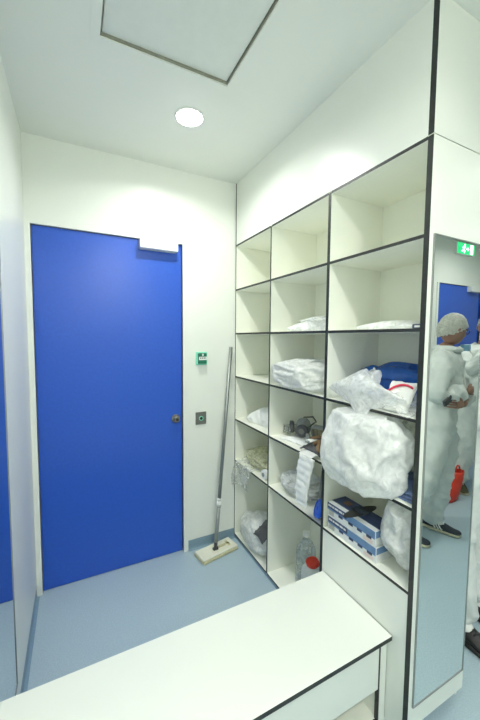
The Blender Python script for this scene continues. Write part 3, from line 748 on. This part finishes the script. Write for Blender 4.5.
# ------------------------------------------------------------------ people
def skinmesh(nodes, edges, root, sub=2):
    """nodes: {name: (co, radius or (rx, ry))}; grows one smooth surface over the joints"""
    names = list(nodes); ix = {n: i for i, n in enumerate(names)}
    me = bpy.data.meshes.new('skeleton'); me.from_pydata([Vector(nodes[n][0]) for n in names], [(ix[a], ix[b]) for a, b in edges], [])
    o = bpy.data.objects.new('skeleton', me); COL.objects.link(o)
    sm = o.modifiers.new('s', 'SKIN'); sm.use_smooth_shade = True; sm.branch_smoothing = .4
    for n in names:
        r = nodes[n][1]; sv = me.skin_vertices[0].data[ix[n]]
        sv.radius = r if isinstance(r, tuple) else (r, r); sv.use_root = (n == root)
    o.modifiers.new('d', 'SUBSURF').levels = sub
    dg = bpy.context.evaluated_depsgraph_get(); dg.update()
    bm = B(); bm.from_mesh(o.evaluated_get(dg).to_mesh())
    bpy.data.objects.remove(o, do_unlink=True); bpy.data.meshes.remove(me)
    return bm

def join(bm, other):
    tmp = bpy.data.meshes.new('t'); other.to_mesh(tmp); other.free(); bm.from_mesh(tmp); bpy.data.meshes.remove(tmp)

def wrinkle(bm, amp, seed):
    bm.normal_update(); off = Vector((seed*3.3, seed*1.1, seed*2.7))
    for v in bm.verts:
        p = v.co+off; q = Vector((p.x*1.1+p.z*.5, p.y*1.1-p.z*.4, p.z*.9+p.x*.3))
        v.co += v.normal*amp*(1.0*noise.noise(p*6)+1.5*(ridge(q*5)-.3)+.8*(ridge(q*11, 3)-.25))
    return bm

def frame(f, up=(0, 0, 1)):
    f = Vector(f).normalized(); u = Vector(up); s = f.cross(u).normalized(); u = s.cross(f)   # s = the figure's right
    return f, s, u

def headbm(c, f, s, u, k=1.):
    """head .225 tall: c is the centre, f the way the face looks"""
    bm = B(); bmesh.ops.create_icosphere(bm, subdivisions=5, radius=1)
    G = lambda x, a, w: math.exp(-((x-a)/w)**2)
    for v in bm.verts:
        d = v.co.normalized(); x, y, z = d.x, d.y, d.z        # x right, y face, z up
        w = .076*(1-.20*max(0, -z)**1.3); dp = .098 if y < 0 else .094
        X, Yv, Zv = x*w, y*dp, z*.113
        if z < 0 and y > 0: Yv += .010*G(z, -.85, .35)          # chin
        if y < 0 and z < -.2: Yv *= 1-.25*(-z-.2)               # nape
        if y > .25:
            Yv += .026*G(x, 0, .14)*G(z, -.20, .17)+.012*G(x, 0, .12)*G(z, .02, .16)   # nose and bridge
            Yv -= .010*(G(x, .42, .2)+G(x, -.42, .2))*G(z, .04, .13)                     # eye sockets
            Yv += .006*G(z, .20, .10)*G(abs(x), .35, .3)                                 # brow
            Yv += .006*G(x, 0, .28)*(G(z, -.47, .055)+G(z, -.58, .055))-.004*G(x, 0, .3)*G(z, -.525, .03)   # lips
            Yv += .004*G(abs(x), .45, .2)*G(z, -.2, .2)                                  # cheeks
        if abs(x) > .8:                                          # ears
            e = G(y, -.08, .20)*G(z, -.08, .26); X += math.copysign(.015*e, x); Yv -= .012*e
        v.co = Vector(c)+(s*X+f*Yv+u*Zv)*k
    return bm

def hand(wrist, d, palm, side, k=1., curl=.5):
    """d: wrist to knuckles, palm: the way the palm faces, side: the way the thumb leaves"""
    d = Vector(d).normalized(); n = Vector(palm).normalized(); n = (n-d*n.dot(d)).normalized(); sd = Vector(side); sd = (sd-d*sd.dot(d)-n*sd.dot(n)).normalized()
    w = Vector(wrist)
    nd = {'w': (w, (.020*k, .026*k)), 'p': (w+d*.045*k, (.014*k, .034*k)), 'q': (w+d*.078*k, (.012*k, .036*k))}
    bm = skinmesh(nd, [('w', 'p'), ('p', 'q')], 'w', 2)
    for i, (off, ln) in enumerate(((.027, .074), (.009, .082), (-.009, .076), (-.026, .060))):
        a = w+d*.062*k+sd*off*k; pts = [a]; ang = .15
        for j, fr in enumerate((.30, .42, .32, .26)):
            ang += (curl*.9 if j else .1); dd = d*math.cos(ang)+n*math.sin(ang); pts.append(pts[-1]+dd*ln*fr*k)
        nn = {str(j): (p, (.0088-.0008*j)*k) for j, p in enumerate(pts)}
        join(bm, skinmesh(nn, [(str(j), str(j+1)) for j in range(4)], '0', 1))
    a = w+d*.022*k+sd*.016*k; t1 = a+(sd*.75+d*.6)*.032*k; t2 = t1+(d*.9+n*.35+sd*.2)*.030*k; t3 = t2+(d*.8+n*.6-sd*.1)*.026*k
    nn = {'0': (a, .012*k), '1': (t1, .0115*k), '2': (t2, .0095*k), '3': (t3, .008*k)}
    join(bm, skinmesh(nn, [('0', '1'), ('1', '2'), ('2', '3')], '0', 1))
    return bm

def limb(nd, ed, keys):
    for a, b in zip(keys, keys[1:]): ed.append((a, b))

def shoe(parent, heel, d, mats, stripes=False, L=.285, laces=True):
    """heel: back of the sole on the floor; d: direction of the toe"""
    d = Vector(d); d.z = 0; d.normalize(); s = Vector((d.y, -d.x, 0)); h = Vector(heel)
    W = lambda t: (.034+.014*math.sin(PI*min(1, t*1.15))**.8 if t < .5 else .034+.014*math.sin(PI*min(1, t*.87))+.002)*(1 if t < .9 else max(.25, math.sqrt(max(0, 1-((t-.9)/.1)**2))))*(1 if t > .06 else .6+.4*t/.06)
    def top(t):
        if t < .3: return .092-.020*math.sin(PI*t/.3)*.6
        return .034+.062*(1-min(1, (t-.3)/.52))**1.25+.008*math.sin(PI*min(1, (t-.3)/.7))
    def loft(z0f, z1f, wf, n=26, arch=False):
        bm = B(); rings = []
        for i in range(n+1):
            t = i/n; w = W(t)*wf; z0, z1 = z0f(t), z1f(t); ring = []
            m = 16
            for j in range(m):
                a = 2*PI*j/m; ca, sa = math.cos(a), math.sin(a)
                ex = .5 if not arch else .75
                xx = w*math.copysign(abs(ca)**ex, ca); zz_ = (z0+z1)/2+(z1-z0)/2*math.copysign(abs(sa)**ex, sa)
                if arch and sa > 0: xx *= 1-.42*sa*(1 if t < .55 else .8)
                ring.append(bm.verts.new(h+d*(t*L)+s*xx+Vector((0, 0, zz_))))
            rings.append(ring)
        for a, b in zip(rings, rings[1:]):
            for j in range(16): bm.faces.new((a[j], a[(j+1) % 16], b[(j+1) % 16], b[j]))
        bm.faces.new(rings[0]); bm.faces.new(rings[-1][::-1]); bmesh.ops.recalc_face_normals(bm, faces=bm.faces)
        return bm
    upper = link('shoe', loft(lambda t: .014, top, .95, arch=True), mats[0], parent, smooth=True)
    link('sole', loft(lambda t: .001, lambda t: .026, 1.06), mats[1], upper, smooth=True)
    if stripes:
        for sd in (-1, 1):
            for q in (.42, .50, .58):
                bm = B(); pts = []
                for k in range(6):
                    t = q-.11*k/5; zq = .030+(top(t)-.040)*k/5*.86; w = W(t)*.97*(1-.30*(k/5)**1.6)+.0022
                    pts.append(h+d*(t*L)+s*sd*w+Vector((0, 0, zq)))
                tube(bm, pts, .0055, 6); link('stripe', bm, 'paper', upper, label='white side stripe')
    if laces:
        bm = B()
        for k in range(5):
            t = .36+.055*k; zq = top(t)+.002; w = .019
            tube(bm, [h+d*(t*L)+s*(-w)+Vector((0, 0, zq-.007)), h+d*((t+.012)*L)+Vector((0, 0, zq+.003)), h+d*(t*L)+s*w+Vector((0, 0, zq-.007))], .0042, 6)
        for sd in (-1, 1):
            c = h+d*(.34*L)+Vector((0, 0, top(.34)+.006)); tube(bm, [c, c+s*sd*.018+Vector((0, 0, .012)), c+s*sd*.030+d*.012+Vector((0, 0, .002)), c+s*sd*.012+d*.010], .003, 6)
        link('laces', bm, mats[2], upper, label='white laces')
    return upper

def body_and_suit(t, J, skinm, seed, bare=(), suitm='suit', wr=.015, headf=None, headc=None, headup=(0, 0, 1), hands=(), sleeves=('wl', 'wr')):
    """J: joints; the body is one mesh, the coverall another over it"""
    P = {k: Vector(v) for k, v in J.items()}
    nd, ed = {}, []
    for k, r in dict(pel=(.115, .095), sp=(.105, .085), ch=(.125, .095), nb=(.060, .060), nk=(.054, .054), shl=.055, el=.042, wl=.026, shr=.055, er=.042, wr=.026, hl=.085, kl=.058, al=.040, fl=.034, hr=.085, kr=.058, ar=.040, fr=.034).items(): nd[k] = (P[k], r)
    E_ = [('pel', 'sp'), ('sp', 'ch'), ('ch', 'nb'), ('nb', 'nk'), ('ch', 'shl'), ('shl', 'el'), ('el', 'wl'), ('ch', 'shr'), ('shr', 'er'), ('er', 'wr'), ('pel', 'hl'), ('hl', 'kl'), ('kl', 'al'), ('al', 'fl'), ('pel', 'hr'), ('hr', 'kr'), ('kr', 'ar'), ('ar', 'fr')]
    bm = skinmesh(nd, E_, 'pel', 2)
    f, s, u = frame(headf, headup)
    join(bm, headbm(headc, f, s, u))
    for hh in hands: join(bm, hand(*hh))
    bd = link('body', bm, [skinm, 'wplastic'], t, smooth=True)
    for q in bd.data.polygons:
        if q.center.z < .3: q.material_index = 1      # socks
    # coverall
    nd2, ed2 = {}, []
    R_ = dict(pel=(.170, .150), sp=(.165, .140), ch=(.175, .140), nb=(.085, .080), shl=.098, el=.078, hl=.130, kl=.100, al=.072, shr=.098, er=.078, hr=.130, kr=.100, ar=.072)
    for k, r in R_.items(): nd2[k] = (P[k], r)
    for sd in 'lr':
        a, b_ = P['e'+sd], P['w'+sd]
        fr = .5 if ('w'+sd) in bare else .97
        nd2['c'+sd] = (a.lerp(b_, fr), .050 if fr > .9 else .062)
        nd2['m'+sd] = (a.lerp(b_, fr*.5), .070)
        nd2['t'+sd] = (P['h'+sd].lerp(P['k'+sd], .5), .115); nd2['b'+sd] = (P['k'+sd].lerp(P['a'+sd], .55), .088)
        a2 = P['a'+sd]; nd2['a'+sd] = (Vector((a2.x, a2.y, max(.030, a2.z-.080))), .076)
    E2 = [('pel', 'sp'), ('sp', 'ch'), ('ch', 'nb')]
    for sd in 'lr': E2 += [('ch', 'sh'+sd), ('sh'+sd, 'e'+sd), ('e'+sd, 'm'+sd), ('m'+sd, 'c'+sd), ('pel', 'h'+sd), ('h'+sd, 't'+sd), ('t'+sd, 'k'+sd), ('k'+sd, 'b'+sd), ('b'+sd, 'a'+sd)]
    sb = wrinkle(skinmesh(nd2, E2, 'pel', 3), wr, seed)
    for v in sb.verts: v.co.z = max(v.co.z, .050)
    su = link('coverall', sb, suitm, t, smooth=True)
    return bd, su, (f, s, u)

def hairnet(t, c, f, s, u):
    bm = B(); bmesh.ops.create_icosphere(bm, subdivisions=4, radius=1)
    bmesh.ops.delete(bm, geom=[v for v in bm.verts if v.co.z < -.22+.58*v.co.y], context='VERTS')
    for v in bm.verts:
        d = v.co.normalized(); q = d*5
        k = 1+.06*noise.noise(q)+.03*((1-abs(noise.noise(q*2.3)))-.75)
        v.co = Vector(c)+s*d.x*.087*k+f*(d.y*.111*k-.006)+u*(d.z*.127*k+.002)
    net = link('hair_net', bm, 'net', t, smooth=True, label='white hair net')
    bm = B(); bmesh.ops.create_icosphere(bm, subdivisions=4, radius=1)
    bmesh.ops.delete(bm, geom=[v for v in bm.verts if v.co.z < -.16+.66*v.co.y], context='VERTS')
    for v in bm.verts:
        d = v.co.normalized(); v.co = Vector(c)+s*d.x*.081+f*(d.y*.103-.003)+u*(d.z*.119)
    link('hair', bm, 'hair', t, smooth=True, label='short dark hair under the net')

def spectacles(t, c, f, s, u):
    bm = B(); o = Vector(c)+u*.006+f*.098
    for sd in (-1, 1):
        cc = o+s*sd*.033; tube(bm, [cc+s*.024*math.cos(a)+u*.017*math.sin(a)-f*.006*math.cos(a)*sd for a in [2*PI*k/20 for k in range(20)]], .0032, 6, closed=True)
        tube(bm, [o+s*sd*.057+u*.006-f*.004, o+s*sd*.078+u*.006-f*.03, o+s*sd*.083+u*.004-f*.10, o+s*sd*.078-u*.012-f*.125], .0028, 6)
    tube(bm, [o-s*.011+u*.004, o+u*.008+f*.003, o+s*.011+u*.004], .0026, 6)
    link('spectacles', bm, 'glassframe', t, label='dark framed spectacles')

def eyes(t, c, f, s, u):
    for sd in (-1, 1):
        bm = B(); bmesh.ops.create_uvsphere(bm, u_segments=12, v_segments=8, radius=.0115)
        bmesh.ops.translate(bm, verts=bm.verts, vec=Vector(c)+s*sd*.031+f*.074+u*.006); e = link('eye', bm, 'paper', t, smooth=True)
        bm = B(); p = Vector(c)+s*sd*.031+f*.0845+u*.006; lathe(bm, p, f, [(.0055, 0), (.005, .0014), (.001, .0018)], 12); link('iris', bm, 'hair', e)

def zipper(t, a, b_, f, off=.004):
    bm = B(); pts = [Vector(a).lerp(Vector(b_), k/10)+Vector(f)*(off+.004*math.sin(k)) for k in range(11)]; tube(bm, pts, .0045, 6); link('zip', bm, 'wplastic', t)

# mirrored figures: V() turns a place seen in the panel mirror into the real place before it
V = lambda x, y, z: Vector((x, -2.898-y, z))
D = lambda x, y, z=0: Vector((x, -y, z))
A = thing('person', 'person in coverall, hair net and dark spectacles with folded arms in the panel mirror', 'person', V(1.34, -.60, 0), 'people in white coveralls')
hc = V(1.515, -.655, 1.585); hf = D(.93, -.33, -.22)
JA = dict(pel=V(1.44, -.62, .90), sp=V(1.42, -.61, 1.06), ch=V(1.455, -.625, 1.27), nb=V(1.475, -.63, 1.43), nk=V(1.49, -.64, 1.50),
          shl=V(1.33, -.69, 1.36), el=V(1.245, -.715, 1.085), wl=V(1.49, -.79, 1.14), shr=V(1.61, -.575, 1.35), er=V(1.66, -.68, 1.07), wr=V(1.41, -.815, 1.050),
          hl=V(1.36, -.66, .86), kl=V(1.235, -.66, .47), al=V(1.165, -.55, .10), fl=V(1.19, -.62, .045), hr=V(1.53, -.60, .86), kr=V(1.485, -.625, .47), ar=V(1.475, -.58, .10), fr=V(1.51, -.66, .045))
bd, su, (hF, hS, hU) = body_and_suit(A, JA, 'skin', 1, bare=('wr',), headf=hf, headc=hc, headup=D(.22, -.08, 1),
    hands=[(JA['wl'], D(.95, -.05, -.05), D(-.2, 1, -.1), (0, 0, 1), 1., .45), (JA['wr'], D(-.98, .05, .12), D(.1, 1, 0), (0, 0, 1), 1., .25)])
hairnet(A, hc, hF, hS, hU); spectacles(A, hc, hF, hS, hU); eyes(A, hc, hF, hS, hU)
nrm = D(.375, -.92).normalized()
zipper(A, V(1.475, -.63, 1.40)+nrm*.10, V(1.43, -.62, 1.15)+nrm*.165, nrm)
bm = B(); tube(bm, [JA['nk']+Vector((0, 0, -.06))+(hF*math.cos(a)*.080+hS*math.sin(a)*.085)+Vector((0, 0, .012*math.cos(a))) for a in [2*PI*k/24 for k in range(24)]], .020, 8, closed=True); link('collar', wrinkle(bm, .006, 4), 'suit', A, smooth=True)
bm = B(); c = V(1.57, -.70, 1.475); f = lambda u, v: (c+D(.9, -.4)*(.02+.035*math.sin(PI*u))+D(.4, .9)*(-.05+.10*u)+Vector((0, 0, -.05*v)))
bm.free(); link('face_mask', sheet(f, 14, 8, .003, 5, .004, 20), 'bluemask', A, smooth=True, label='pale blue mask pulled under the chin')
shoe(A, V(1.455, -.505, 0), D(.36, -.93), ['shoenavy', 'sole', 'paper'], True)
shoe(A, V(1.135, -.47, 0), D(.32, -.94), ['shoenavy', 'sole', 'paper'], True)
bm = B(); pc = V(1.262, -.79, 1.085); box(bm, (-.022, -.008, -.045), (.022, .008, .045), bev=.004); bm.transform(Matrix.Translation(pc) @ Matrix.Rotation(math.radians(62), 4, 'Y'))
solo('phone', bm, 'dgplastic', 'small black handset held under the elbow of the person with folded arms', 'phone')

Bp = thing('person', 'person in white coverall with raised hand, right-hand edge of the panel mirror', 'person', V(2.54, -.34, 0), 'people in white coveralls')
hcB = V(2.60, -.36, 1.64); hfB = D(-.85, -.45, -.1)
JB = dict(pel=V(2.52, -.32, .92), sp=V(2.53, -.32, 1.08), ch=V(2.54, -.33, 1.30), nb=V(2.58, -.35, 1.46), nk=V(2.585, -.355, 1.54),
          shl=V(2.70, -.54, 1.38), el=V(2.56, -.66, 1.14), wl=V(2.40, -.64, .86), shr=V(2.46, -.20, 1.38), er=V(2.33, -.36, 1.20), wr=V(2.445, -.46, 1.415),
          hl=V(2.62, -.42, .88), kl=V(2.60, -.46, .48), al=V(2.62, -.42, .10), fl=V(2.57, -.47, .045), hr=V(2.42, -.25, .88), kr=V(2.40, -.30, .48), ar=V(2.45, -.25, .10), fr=V(2.40, -.30, .045))
bd, su, (hF, hS, hU) = body_and_suit(Bp, JB, 'skinB', 2, headf=hfB, headc=hcB,
    hands=[(JB['wl'], D(-.75, -.1, -.55), D(.4, .2, -.8), D(0, -1, .2), 1., .5), (JB['wr'], D(.35, -.1, .9), D(.9, -.2, -.3), D(.2, -1, 0), 1., .5)])
hairnet(Bp, hcB, hF, hS, hU); eyes(Bp, hcB, hF, hS, hU)
nB = D(-.85, -.5).normalized(); zipper(Bp, V(2.58, -.35, 1.42)+nB*.10, V(2.57, -.34, 1.0)+nB*.165, nB)
shoe(Bp, V(2.50, -.20, 0), D(-.72, -.69), ['olive', 'sole', 'paper'])
shoe(Bp, V(2.66, -.37, 0), D(-.6, -.8), ['olive', 'sole', 'paper'])
bm = B(); a = V(2.34, -.66, .80); cyl(bm, a, a+D(-.10, -.03, -.045), .011, .009, 14); cyl(bm, a+D(-.10, -.03, -.045), a+D(-.12, -.036, -.054), .009, .003, 14)
t = solo('marker_pen', bm, 'boxnavy', 'dark marker pen held in the lowered hand of the person at the mirror edge', 'pen')
t = thing('red_bag', 'small red bag standing on the floor between the two mirrored people', 'bag', V(2.06, -.345, 0))
def rb(u, v):
    a = 2*PI*u; w = (.12, .085); k = 1-.45*v**2
    return V(2.06+.15*v+w[0]*k*math.cos(a), -.345-.02*v+w[1]*k*math.sin(a), .004+.25*v)
link('bag_body', sheet(rb, 28, 16, .004, 41, .007, 14), 'red', t, smooth=True)
bm = B(); tube(bm, [V(2.06+.15+.035*math.cos(a), -.365, .25+.055*math.sin(a)) for a in [PI*k/10 for k in range(11)]], .007, 8); link('bag_handle', bm, 'red', t)

# the person standing beyond the shelving, seen past the panel edge
Cp = thing('person', 'person in white coverall and black shoes standing just beyond the shelving end panel', 'person', (.80, -1.20, 0), 'people in white coveralls')
hcC = Vector((.83, -1.23, 1.63)); 
JC = dict(pel=(.80, -1.17, .92), sp=(.80, -1.17, 1.08), ch=(.80, -1.18, 1.30), nb=(.80, -1.18, 1.46), nk=(.805, -1.19, 1.54),
          shl=(.98, -1.19, 1.39), el=(1.05, -1.20, 1.10), wl=(.90, -1.42, 1.18), shr=(.635, -1.18, 1.39), er=(.60, -1.19, 1.10), wr=(.72, -1.42, 1.22),
          hl=(.885, -1.18, .88), kl=(.90, -1.20, .48), al=(.905, -1.18, .10), fl=(.90, -1.26, .045), hr=(.715, -1.18, .88), kr=(.695, -1.20, .48), ar=(.685, -1.24, .10), fr=(.675, -1.31, .045))
bd, su, (hF, hS, hU) = body_and_suit(Cp, JC, 'skinB', 3, headf=(.1, -1, -.1), headc=hcC,
    hands=[((.90, -1.42, 1.18), (-.9, -.3, .1), (0, 1, 0), (0, 0, 1), 1., .35), ((.72, -1.42, 1.22), (.9, -.3, .1), (0, 1, 0), (0, 0, 1), 1., .35)])
hairnet(Cp, hcC, hF, hS, hU); eyes(Cp, hcC, hF, hS, hU); zipper(Cp, (.80, -1.275, 1.42), (.80, -1.33, .95), (0, -1, 0))
shoe(Cp, (.690, -1.165, 0), (-.06, -1, 0), ['blackleather', 'blackrubber', 'blackrubber'])
shoe(Cp, (.905, -1.105, 0), (-.06, -1, 0), ['blackleather', 'blackrubber', 'blackrubber'])

# ------------------------------------------------------------------ world, camera, view
w = bpy.data.worlds.new('world'); SC.world = w; w.use_nodes = True
w.node_tree.nodes['Background'].inputs[0].default_value = (.8, .85, .85, 1); w.node_tree.nodes['Background'].inputs[1].default_value = .2
cd = bpy.data.cameras.new('camera'); co = bpy.data.objects.new('camera', cd); COL.objects.link(co)
cd.sensor_fit = 'VERTICAL'; cd.sensor_height = 36; cd.lens = 36*325.265/720; cd.clip_start = .02
F = Vector((.45167, .88964, -.06728)); R = Vector((.89187, -.45224, .00745)); U = R.cross(F)
co.matrix_world = Matrix(((R.x, U.x, -F.x, -1.04737), (R.y, U.y, -F.y, -2.14371), (R.z, U.z, -F.z, 1.51116), (0, 0, 0, 1)))
SC.camera = co
SC.view_settings.view_transform = 'Standard'; SC.view_settings.look = 'None'
SC.view_settings.exposure = -.31; SC.view_settings.gamma = 1; SC.view_settings.use_curve_mapping = False
SC.cycles.max_bounces = 16; SC.cycles.diffuse_bounces = 8; SC.cycles.glossy_bounces = 6; SC.cycles.transparent_max_bounces = 16
